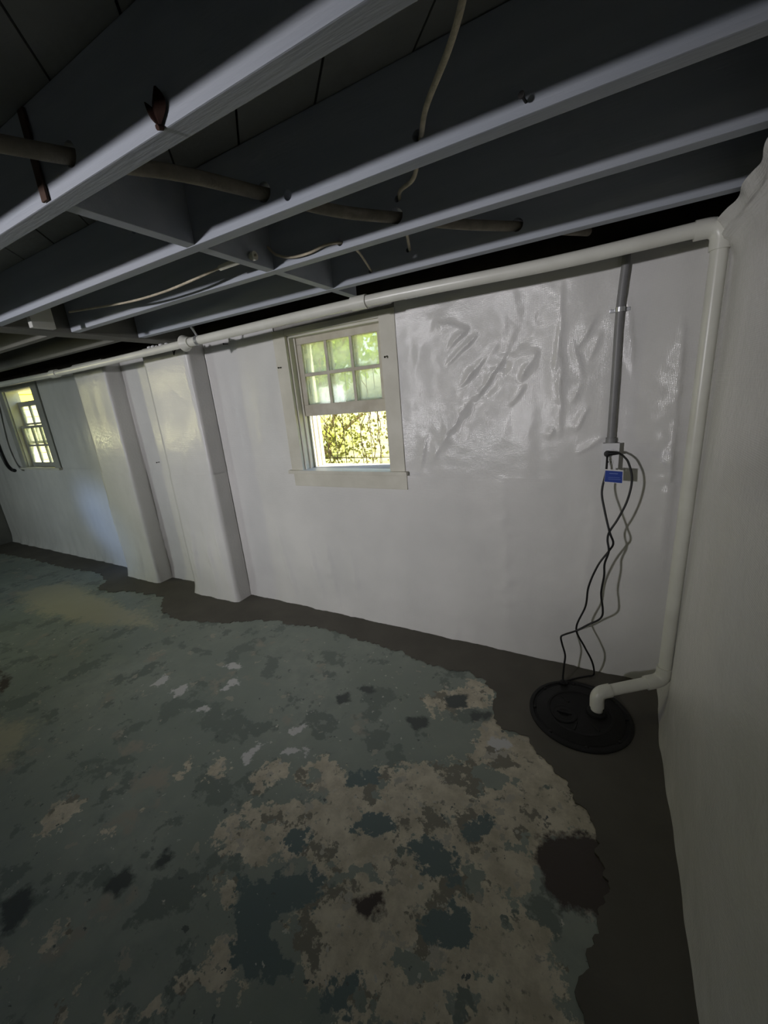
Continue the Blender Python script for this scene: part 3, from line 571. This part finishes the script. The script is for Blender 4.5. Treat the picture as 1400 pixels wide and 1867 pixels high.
B((x0, 0.06, 1.18), (x1, 0.17, 1.198), 'outer_sill', M['trim'])
sash(w2, 'lower_sash', x0 + .013, x1 - .013, 1.2, 1.722, 0.045, 0.045, 0.03, 0.05, M['sashgrey'])
sash(w2, 'upper_sash', x0 + .013, x1 - .013, 1.49, 2.022, 0.092, 0.045, 0.06, 0.035, M['sashgrey'])

# ------------------------------------------------------------------ outside
MB().box((-30, 0.25, 0.6), (12, 40, 0.98)).build('ground', M['grass'], label='bright dry grass outside the windows', kind='structure')
def leaf_cloud(name, m, boxes, n, size, parent, stuff=True, seed=1):
    rnd = random.Random(seed); V = []; F = []
    tot = sum(b[6] for b in boxes)
    for (x0, x1, y0, y1, z0, z1, wgt) in boxes:
        for _ in range(int(n * wgt / tot)):
            while True:
                u, v, w = (rnd.uniform(-1, 1) for _ in range(3))
                if u * u + v * v + w * w <= 1: break
            c = Vector(((x0 + x1) / 2 + u * (x1 - x0) / 2, (y0 + y1) / 2 + v * (y1 - y0) / 2, (z0 + z1) / 2 + w * (z1 - z0) / 2))
            a = Vector((rnd.gauss(0, 1), rnd.gauss(0, 1), rnd.gauss(0, .6))).normalized(); b = a.orthogonal().normalized(); b.rotate(Matrix.Rotation(rnd.uniform(0, 6.28), 3, a))
            s = size * rnd.uniform(.6, 1.3); i = len(V); k = a * s * .12
            V += [c - b * s * .5, c + a.cross(b) * s * .32 - b * s * .1 + k, c + b * s * .5, c - a.cross(b) * s * .32 - b * s * .1 + k]
            F += [(i, i + 1, i + 2), (i, i + 2, i + 3)]
    base = world_loc(parent) if parent else Vector((0, 0, 0))
    me = bpy.data.meshes.new(name); me.from_pydata([tuple(v - base) for v in V], [], F); me.materials.append(m)
    return newobj(name, me, parent, kind='stuff' if stuff else None)
# wire fence just outside window 1 with ivy climbing on it
fence = empty('wire_fence', (-2.6, 0.62, 0.98), label='thin rusty wire fence close outside the open window', cat='fence')
for k in range(20):
    x = -3.3 + k * 0.092
    MB().tube([(x, 0.62 + .004 * math.sin(k), 0.97), (x + .012 * math.sin(k * 2.1), 0.62, 1.95)], 0.0035, 5).build('wire', M['wire'], fence)
for z in (1.20, 1.62, 1.94):
    MB().tube([(-3.35, 0.626, z), (-2.5, 0.626, z - .006), (-1.5, 0.626, z)], 0.004, 5).build('wire', M['wire'], fence)
ivy = empty('ivy_vine', (-2.5, 0.66, 0.98), label='brownish-green ivy climbing the wire fence outside the open window', cat='vine')
rnd = random.Random(5); sm = MB()
for k in range(12):
    x = -3.1 + k * .12; p = [(x, .66, .97)]
    for j in range(9): x += rnd.uniform(-.07, .07); p.append((x, .66 + rnd.uniform(-.03, .03), .97 + .1 * (j + 1)))
    sm.tube(spline(p, 3), 0.004, 5)
sm.build('stem', M['stem'], ivy)
leaf_cloud('leaves', M['ivy'], [(-2.65, -2.2, .64, .74, 1.2, 1.75, 3), (-2.4, -1.85, .64, .74, 1.15, 1.75, 3), (-2.95, -2.45, .64, .74, 1.0, 1.5, 2), (-2.9, -1.8, .64, .76, 1.0, 1.35, 2.4)], 900, 0.036, ivy, seed=3)
def bush(name, label, cx, cy, w, d, z0, z1, m, n, size, seed, cat='bush'):
    b = empty(name, (cx, cy, 0.98), label=label, cat=cat)
    r = random.Random(seed); s = MB()
    for k in range(6):
        a = k * 1.05; s.tube(spline([(cx, cy, .97), (cx + .12 * w * math.cos(a), cy + .12 * d * math.sin(a), .97 + .4 * (z1 - .97)), (cx + .33 * w * math.cos(a), cy + .33 * d * math.sin(a), .97 + .75 * (z1 - .97))], 4), 0.02, 6)
    s.build('stem', M['stem'], b)
    bx = []
    for k in range(7):
        x = cx + r.uniform(-.32, .32) * w; y = cy + r.uniform(-.3, .3) * d; h = (z1 - z0) * r.uniform(.45, .7); zz = r.uniform(z0, z1 - h)
        bx.append((x - w * .3, x + w * .3, y - d * .3, y + d * .3, zz, zz + h, 1))
    leaf_cloud('leaves', m, bx, n, size, b, seed=seed)
bush('leafy_bush', 'bright green bush outside, showing through upper panes of the open window', -4.5, 3.1, 2.6, 1.0, 1.5, 3.6, M['leaf'], 2200, 0.15, 11)
bush('leafy_bush', 'pale yellow-green bush low behind the ivy fence', -3.6, 2.0, 2.0, .8, .98, 1.75, M['hedge'], 1500, 0.11, 12)
bush('leafy_bush', 'tall pale tree-like bush behind the fence, beyond the bright green one', -6.8, 5.4, 3.4, 2.0, 1.2, 5.0, M['hedge'], 1800, 0.24, 13)
bush('leafy_bush', 'green shrub outside the far window, against cream boards', -8.6, 1.12, .4, .3, 1.66, 2.05, M['leaf'], 220, 0.09, 14)
hs = empty('neighbour_house', (-9.8, 2.4, 0.98), label='cream clapboard house outside the far window', cat='house')
MB().box((-12.5, 0.75, .9), (-9.52, 4.2, 4.2)).build('wall', M['siding'], hs)
for k in range(24):
    z = 0.98 + k * 0.13
    f = MB(); f.prism([(-9.52, 0.74), (-9.50, 0.74), (-9.50, 4.21), (-9.52, 4.21)], z, z + .128)
    for v in f.bm.verts:
        if v.co.z < z + .01 and v.co.x > -9.51: v.co.x += 0.018
    f.build('clapboard', M['siding'] if z < 2.10 else M['yellow'], hs)
# ------------------------------------------------------------------ white PVC discharge pipe: lid > arm > riser > run along the wall
PY, RR = -0.235, 0.029
pp = empty('discharge_pipe', (-0.27, -0.40, 0.012), label='white PVC discharge pipe from the sump lid, up the corner and along the wall', cat='pipe')
zc = 2.207; EX = 0.010
run = [(EX - .02, PY - .003, 2.210), (-0.59, -0.28, 2.192), (-1.525, -0.345, 2.191), (-2.842, -0.42, 2.161)]
MB().tube(spline(run, 5), RR - .001, 20).build('pipe_run', M['pvc'], pp, smooth='auto')
MB().tube(spline([(-2.842, -.42, 2.161), (-3.8, -.42, 2.151), (-4.729, -.42, 2.146), (-5.9, -.42, 2.154), (-8.38, -.42, 2.16)], 4), RR * .86, 20).build('pipe_run', M['pvc'], pp, smooth='auto')
MB().tube([(EX, PY, 2.15), (EX + .002, PY, 1.2), (EX + .002, PY, 0.24)], RR, 20).build('riser', M['pvc'], pp, smooth='auto')
MB().tube([(EX - .085, PY, 2.207)] + bend((-1, PY, 2.207), (EX, PY, 2.207), (EX, PY, 1), .05) + [(EX, PY, 2.125)], RR + .006, 20).build('elbow', M['pvc'], pp, smooth='auto')
A0 = Vector((EX, PY, 0.185)); A1 = Vector((-0.283, -0.393, 0.130)); D1 = Vector((-0.278, -0.405, 0.005))
MB().tube([(EX, PY, 0.262)] + bend((EX, PY, 1), A0, A1, .045) + [A0.lerp(A1, .26)], RR + .006, 20).build('elbow', M['pvc'], pp, smooth='auto')
MB().tube([A0.lerp(A1, .2), A0.lerp(A1, .85)], RR, 20).build('arm', M['pvc'], pp, smooth='auto')
MB().tube([A0.lerp(A1, .80)] + bend(A0, A1, D1, .038) + [A1.lerp(D1, .62)], RR + .005, 20).build('elbow', M['pvc'], pp, smooth='auto')
MB().tube([A1.lerp(D1, .45), D1], RR, 20).build('drop', M['pvc'], pp, smooth='auto')
for x, y, z in ((-1.525, -.345, 2.191), (-4.729, -.42, 2.146)):
    MB().tube([(x - .045, y - .0022, z), (x + .045, y + .0022, z)], RR + .0055, 20).build('coupling', M['pvc'], pp, smooth='auto')
MB().lathe([(RR, -.03), (RR + .006, -.03), (RR + .008, .0), (RR + .022, .022), (RR + .024, .03), (RR, .03)], (-2.86, -.42, 2.161), 24, (-1, 0, 0)).build('flared_collar', M['pvc'], pp, smooth='auto')
# hanger
hg = empty('pipe_hanger', (-2.74, -.415, 2.16), label='small steel rod hanger holding the white pipe by the second pilaster', cat='hanger')
MB().tube([(-2.755, -.418, 2.163 + RR), (-2.74, -.45, 2.222), (-2.738, -.465, 2.24)], 0.007, 10).build('rod', M['steel'], hg, smooth='auto')
MB().tube([(-2.767, -.4155, 2.1628), (-2.743, -.414, 2.1635)], RR + .003, 20).build('ring', M['steel'], hg, smooth='auto')

# ------------------------------------------------------------------ sump lid
LC = Vector((-0.358, -0.435, 0.006)); LR = 0.248
lid = empty('sump_lid', LC, label='round black plastic sump basin lid set in the dark concrete', cat='lid')
MB().lathe([(LR, -.004), (LR, .006), (LR - .006, .010), (LR - .018, .010), (LR - .022, .004), (LR - .034, .004), (LR - .040, .009), (LR - .085, .012), (LR - .09, .016), (LR - .10, .016), (LR - .105, .012), (0, .013)], LC, 72).build('lid_disc', M['lid'], lid, smooth='auto')
for k in range(8):
    a = k * PI / 4 + .2; c = LC + Vector((math.cos(a) * (LR - .027), math.sin(a) * (LR - .027), .003))
    MB().lathe([(0.009, 0), (0.009, .005), (.006, .007), (0, .007)], c, 10).build('screw', M['lid'], lid, smooth='auto')
pc = LC + Vector((-.07, -.045, .012))
MB().lathe([(.062, 0), (.062, .005), (.056, .007), (.05, .005), (.046, .005), (.03, .009), (.026, .009), (.02, .006), (0, .006)], pc, 32).build('inspection_cap', M['lid'], lid, smooth='auto')
MB().box(pc + Vector((-.035, -.005, .006)), pc + Vector((.035, .005, .016)), .003).build('grip', M['lid'], lid)
MB().lathe([(RR + .001, 0), (RR + .02, 0), (RR + .018, .012), (RR + .006, .02), (RR + .001, .02)], (D1.x, D1.y, LC.z + .011), 28).build('pipe_grommet', M['lid'], lid, smooth='auto')
MB().lathe([(.018, 0), (.022, .006), (.014, .012), (0, .012)], (-.452, -.232, LC.z + .01), 20).build('cord_grommet', M['lid'], lid, smooth='auto')
for a0 in (2.4, 3.4, 4.6, 5.5):
    u = Vector((math.cos(a0), math.sin(a0), 0)); 
    MB().tube([LC + u * .075 + Vector((0, 0, .012)), LC + u * .135 + Vector((0, 0, .012))], .005, 8).build('rib', M['lid'], lid, smooth='auto')

# ------------------------------------------------------------------ conduit, outlet
cd = empty('conduit', (-0.302, -0.04, 1.37), label='grey conduit dropping down the sheeted wall to the outlet', cat='conduit')
MB().tube(spline([(-0.282, 0.06, 2.262), (-0.289, -0.0, 2.268), (-0.292, -0.038, 2.235), (-0.294, -0.042, 2.17), (-0.303, -0.040, 1.99), (-0.302, -0.038, 1.70), (-0.302, -0.038, 1.392)], 8), 0.0175, 16).build('tube', M['conduit'], cd, smooth='auto')
MB().tube([(-0.302, -0.038, 1.376), (-0.302, -0.038, 1.402)], 0.023, 16).build('connector', M['conduit'], cd, smooth='auto')
MB().tube([(-0.3028, -0.040, 1.985), (-0.3028, -0.040, 2.005)], 0.0215, 16).build('strap', M['steel'], cd, smooth='auto', label='shiny steel conduit strap')
MB().box((-0.345, -0.03, 1.987), (-0.26, -0.018, 2.003), .002).build('strap_foot', M['steel'], cd)
ob = empty('electrical_outlet', (-0.298, -0.0, 1.245), label='white surface-mounted outlet box under the grey conduit', cat='outlet')
MB().box((-0.336, -0.062, 1.244), (-0.262, -0.016, 1.376), .004).build('box', M['conduit'], ob)
MB().box((-0.338, -0.068, 1.242), (-0.260, -0.062, 1.378), .002).build('cover_plate', M['plate'], ob)
for z in (1.335, 1.282):
    MB().lathe([(.0165, 0), (.0165, .003), (.014, .004), (0, .004)], (-0.299, -0.068, z), 24, (0, -1, 0)).build('receptacle', M['plate'], ob, smooth='auto')
    if z < 1.3:
        for dx in (-.006, .006): MB().box((-0.299 + dx - .0012, -0.0728, z - .002), (-0.299 + dx + .0012, -0.0715, z + .007)).build('slot', M['hole'], ob)
MB().lathe([(.0035, 0), (.003, .0015), (0, .002)], (-0.299, -0.068, 1.3085), 12, (0, -1, 0)).build('screw', M['steel'], ob, smooth='auto', label='shiny cover screw')
# piggyback plug and the two pump cords
c1 = [(-0.262, -0.098, 1.333), (-0.240, -0.115, 1.318), (-0.219, -0.13, 1.288), (-0.2005, -0.155, 1.214), (-0.213, -0.17, 1.112), (-0.247, -0.188, 1.019), (-0.279, -0.196, 0.952), (-0.285, -0.20, 0.908), (-0.276, -0.21, 0.851), (-0.290, -0.2, 0.776), (-0.288, -0.2, 0.709), (-0.2955, -0.2, 0.608), (-0.283, -0.2, 0.52), (-0.283, -0.2, 0.475), (-0.302, -0.2, 0.443), (-0.345, -0.2, 0.408), (-0.4, -0.212, 0.365), (-0.460, -0.2, 0.318), (-0.4795, -0.2, 0.296), (-0.471, -0.2, 0.249), (-0.453, -0.203, 0.183), (-0.456, -0.212, 0.118), (-0.458, -0.222, 0.052), (-0.455, -0.232, 0.017)]
c2 = [(-0.312, -0.098, 1.318), (-0.313, -0.13, 1.244), (-0.325, -0.155, 1.147), (-0.307, -0.18, 1.057), (-0.279, -0.207, 0.955), (-0.259, -0.205, 0.896), (-0.276, -0.193, 0.845), (-0.319, -0.2, 0.765), (-0.356, -0.2, 0.637), (-0.365, -0.2, 0.516), (-0.404, -0.196, 0.368), (-0.358, -0.195, 0.261), (-0.320, -0.18, 0.176), (-0.303, -0.14, 0.09), (-0.303, -0.105, 0.022), (-0.335, -0.115, 0.011), (-0.40, -0.165, 0.011), (-0.452, -0.222, 0.017)]
k1 = empty('pump_cord', (-0.45, -0.23, 0.02), label='black pump cord looping out from the outlet side before crossing the other cord', cat='cord', group='black sump pump cords')
MB().tube(spline(c1, 7), 0.0052, 8).build('cable', M['black'], k1, smooth=True)
MB().tube([(-0.306, -0.094, 1.331), (-0.285, -0.097, 1.333), (-0.262, -0.099, 1.333)], [.013, .010, .006], 10).build('plug', M['black'], k1, smooth='auto')
k2 = empty('pump_cord', (-0.30, -0.14, 0.02), label='black pump cord hanging straight down from the plug, behind the blue tag', cat='cord', group='black sump pump cords')
MB().tube(spline(c2, 7), 0.0052, 8).build('cable', M['black'], k2, smooth=True)
MB().lathe([(.015, 0), (.016, .008), (.0155, .02), (.012, .027), (0, .028)], (-0.312, -0.073, 1.328), 20, (0, -1, 0)).build('plug', M['black'], k2, smooth='auto')
# blue tag hanging from the cord
tg = empty('cord_tag', (-0.282, -0.176, 1.20), label='blue printed tag with white border on the black cord below the outlet', cat='tag')
def quadbox(c, nm, m, y, th):
    b = MB(); f = [(p[0], y, p[1]) for p in c]; vs_ = [b.bm.verts.new(p) for p in f] + [b.bm.verts.new((p[0], y + th, p[2])) for p in f]
    b.bm.faces.new(vs_[:4]); b.bm.faces.new(vs_[7:3:-1])
    for i in range(4): b.bm.faces.new((vs_[i], vs_[i + 4], vs_[(i + 1) % 4 + 4], vs_[(i + 1) % 4]))
    return b.build(nm, m, tg)
quadbox([(-.3175, 1.2675), (-.240, 1.262), (-.238, 1.196), (-.3185, 1.202)], 'card', M['plate'], -.176, .0012)
quadbox([(-.3165, 1.261), (-.243, 1.256), (-.2415, 1.199), (-.3175, 1.205)], 'blue_print', M['blue'], -.1768, .0007)
for i, (a, b, z) in enumerate(((-.298, -.262, 1.249), (-.302, -.253, 1.228), (-.302, -.249, 1.219))):
    quadbox([(a, z), (b, z - .002), (b, z - .004 - (.002 if i == 0 else 0)), (a, z - .002 - (.002 if i == 0 else 0))], 'print_line', M['bluelite'], -.1773, .0004)

# ------------------------------------------------------------------ things in the ceiling
cb = MB(); pl = [(-1.72, -2.2, 2.296), (-1.46, -1.692, 2.30), (-1.355, -1.50, 2.308), (-1.25, -1.282, 2.302), (-1.13, -1.1, 2.285), (-1.007, -0.902, 2.292), (-0.84, -0.7, 2.288), (-0.683, -0.482, 2.302), (-0.56, -0.3, 2.31), (-0.45, -0.1, 2.33)]
cbl = empty('old_cable', (-1.25, -1.28, 2.30), label='thick old grey cable running through the joist holes', cat='cable')
cb.tube(spline(pl, 6), 0.0175, 12).build('cable', M['cable'], cbl, smooth=True)
o = MB().tube(spline([(-0.50, -1.692, 2.31), (-0.548, -1.62, 2.262), (-0.60, -1.54, 2.258), (-0.70, -1.40, 2.272), (-0.762, -1.282, 2.283), (-0.86, -1.1, 2.30), (-0.95, -1.0, 2.325), (-0.998, -0.902, 2.339), (-1.05, -0.75, 2.315), (-1.154, -0.482, 2.319), (-1.2, -0.35, 2.34)], 8), 0.0062, 8).build('cream_cord', M['cloth'], None, smooth=True, label='long cream cloth cord threaded through three joists', cat='cord')
o = MB().tube(spline([(-1.575, -0.95, 2.318), (-1.54, -0.945, 2.285), (-1.47, -0.94, 2.262), (-1.38, -0.938, 2.258), (-1.30, -0.935, 2.268), (-1.244, -0.90, 2.268), (-1.30, -0.7, 2.30), (-1.354, -0.49, 2.275), (-1.38, -.4, 2.28)], 8), 0.005, 8).build('tan_wire', M['cloth'], None, smooth=True, label='thin tan wire sagging along the joist in front of the window blocking', cat='wire')
pt = empty('porcelain_tube', (-1.66, -1.05, 2.25), label='white porcelain tube through the blocking, old wire trailing from it', cat='insulator')
MB().tube([(-1.57, -1.05, 2.262), (-1.70, -1.05, 2.262), (-1.755, -1.05, 2.260)], [.0115, .0115, .0105], 14).build('tube', M['porcelain'], pt, smooth='auto')
MB().tube([(-1.568, -1.05, 2.262), (-1.555, -1.05, 2.262)], .016, 14).build('collar', M['porcelain'], pt, smooth='auto')
MB().tube(spline([(-1.55, -1.05, 2.262), (-1.755, -1.05, 2.260), (-1.95, -1.055, 2.246), (-2.133, -1.05, 2.241), (-2.35, -1.05, 2.244), (-2.575, -1.05, 2.259), (-3.0, -1.03, 2.30)], 8), 0.005, 8).build('old_wire', M['cloth'], None, smooth=True, label='old cloth wire sagging from the white porcelain tube', cat='wire')
# curled scrap on the joist
sc = empty('curled_scrap', (-1.12, -1.73, 2.24), label='dark brown curled scrap stuck on the joist face overhead', cat='scrap')
def petal(pts, w, nm):
    b = MB(); prev = None
    for i, (x, y, z) in enumerate(pts):
        f = math.sin(PI * (i + .35) / (len(pts) - .3)); a = b.bm.verts.new((x - w * f, y + .004 * f, z)); m_ = b.bm.verts.new((x, y - .006 * f, z)); c = b.bm.verts.new((x + w * f, y + .004 * f, z))
        if prev: b.bm.faces.new((prev[0], prev[1], m_, a)); b.bm.faces.new((prev[1], prev[2], c, m_))
        prev = (a, m_, c)
    bmesh.ops.solidify(b.bm, geom=b.bm.faces[:], thickness=.002)
    return b.build(nm, M['brown'], sc, smooth='auto')
petal([(-1.128 + .012 * t, -1.722 - .006 * t, 2.245 + .052 * t) for t in [i / 7 for i in range(8)]], .021, 'petal')
petal([(-1.133 - .022 * t, -1.722 - .004 * t, 2.245 + .042 * t) for t in [i / 7 for i in range(8)]], .011, 'petal')
MB().tube([(-1.13, -1.716, 2.243), (-1.13, -1.728, 2.238)], .005, 8).build('base', M['brown'], sc)
# rusty strap
MB().box((-1.615, -1.724, 2.242), (-1.588, -1.718, 2.43), .001).build('rusty_strap', M['rust'], None, label='brown rusty strap nailed upright on the joist face', cat='strap')
# small iron nails and bits
def nail(p, q, lb, r=.003):
    p = Vector(p); q = Vector(q); b = MB(); b.tube([p, q], r, 8); d = (q - p).normalized(); b.tube([q - d * .003, q], r * 2.2, 10)
    b.build('nail', M['nail'], None, label=lb, cat='nail', group='nails and pins', centre=True)
nail((-2.925, -.005, 2.19), (-2.935, -.05, 2.188), 'iron nail in the sheeting under the pipe, beside the second pilaster')
nail((-2.41, -.02, 1.965), (-2.418, -.055, 1.96), 'bent nail on the window casing side towards the pilasters')
nail((-1.545, -.026, 1.94), (-1.55, -.055, 1.932), 'bent nail on the window casing side towards the outlet')
nail((-.515, -1.30, 2.262), (-.52, -1.335, 2.262), 'small nail low on the cream-cord joist, towards the corner')
nail((-4.16, -.005, 1.268), (-4.16, -.04, 1.268), 'lone nail in the sheeting between the two pilasters')
vm = MB(); vm.tube([(-3.345, -.19, 2.185), (-3.33, -.20, 2.15)], .004, 6); vm.tube([(-3.33, -.20, 2.15), (-3.318, -.19, 2.187)], .004, 6)
vm.build('wire_staple', M['nail'], None, label='dark V-shaped wire staple at the top of the pilaster by the window', cat='staple', centre=True)
# hose hanging by the far window
MB().tube(spline([(-7.30, -.10, 2.21), (-7.28, -.12, 2.0), (-7.35, -.12, 1.75), (-7.40, -.12, 1.5), (-7.36, -.12, 1.28), (-7.27, -.12, 1.19), (-7.17, -.12, 1.17)], 8), .022, 12).build('black_hose', M['black'], None, smooth=True, label='black hose hanging beside the far window', cat='hose')
# crumbs of mortar on the pipe
rnd = random.Random(2); 
for k in range(5):
    x = -3.30 + .05 * k + rnd.uniform(-.01, .01); b = MB(); r_ = rnd.uniform(.012, .018)
    bmesh.ops.create_icosphere(b.bm, subdivisions=1, radius=r_)
    for v in b.bm.verts: v.co = Vector((v.co.x * rnd.uniform(.7, 1.3), v.co.y * .9, v.co.z * .7)) + Vector((x, -.42 + .004, 2.153 + RR * .86 + r_ * .4))
    b.build('mortar_crumb', M['plate'], None, label=('%s pale mortar crumb on the white pipe, counting from the flared collar' % ('fifth', 'fourth', 'third', 'second', 'first')[k]), cat='crumb', group='mortar crumbs on the pipe', centre=True)
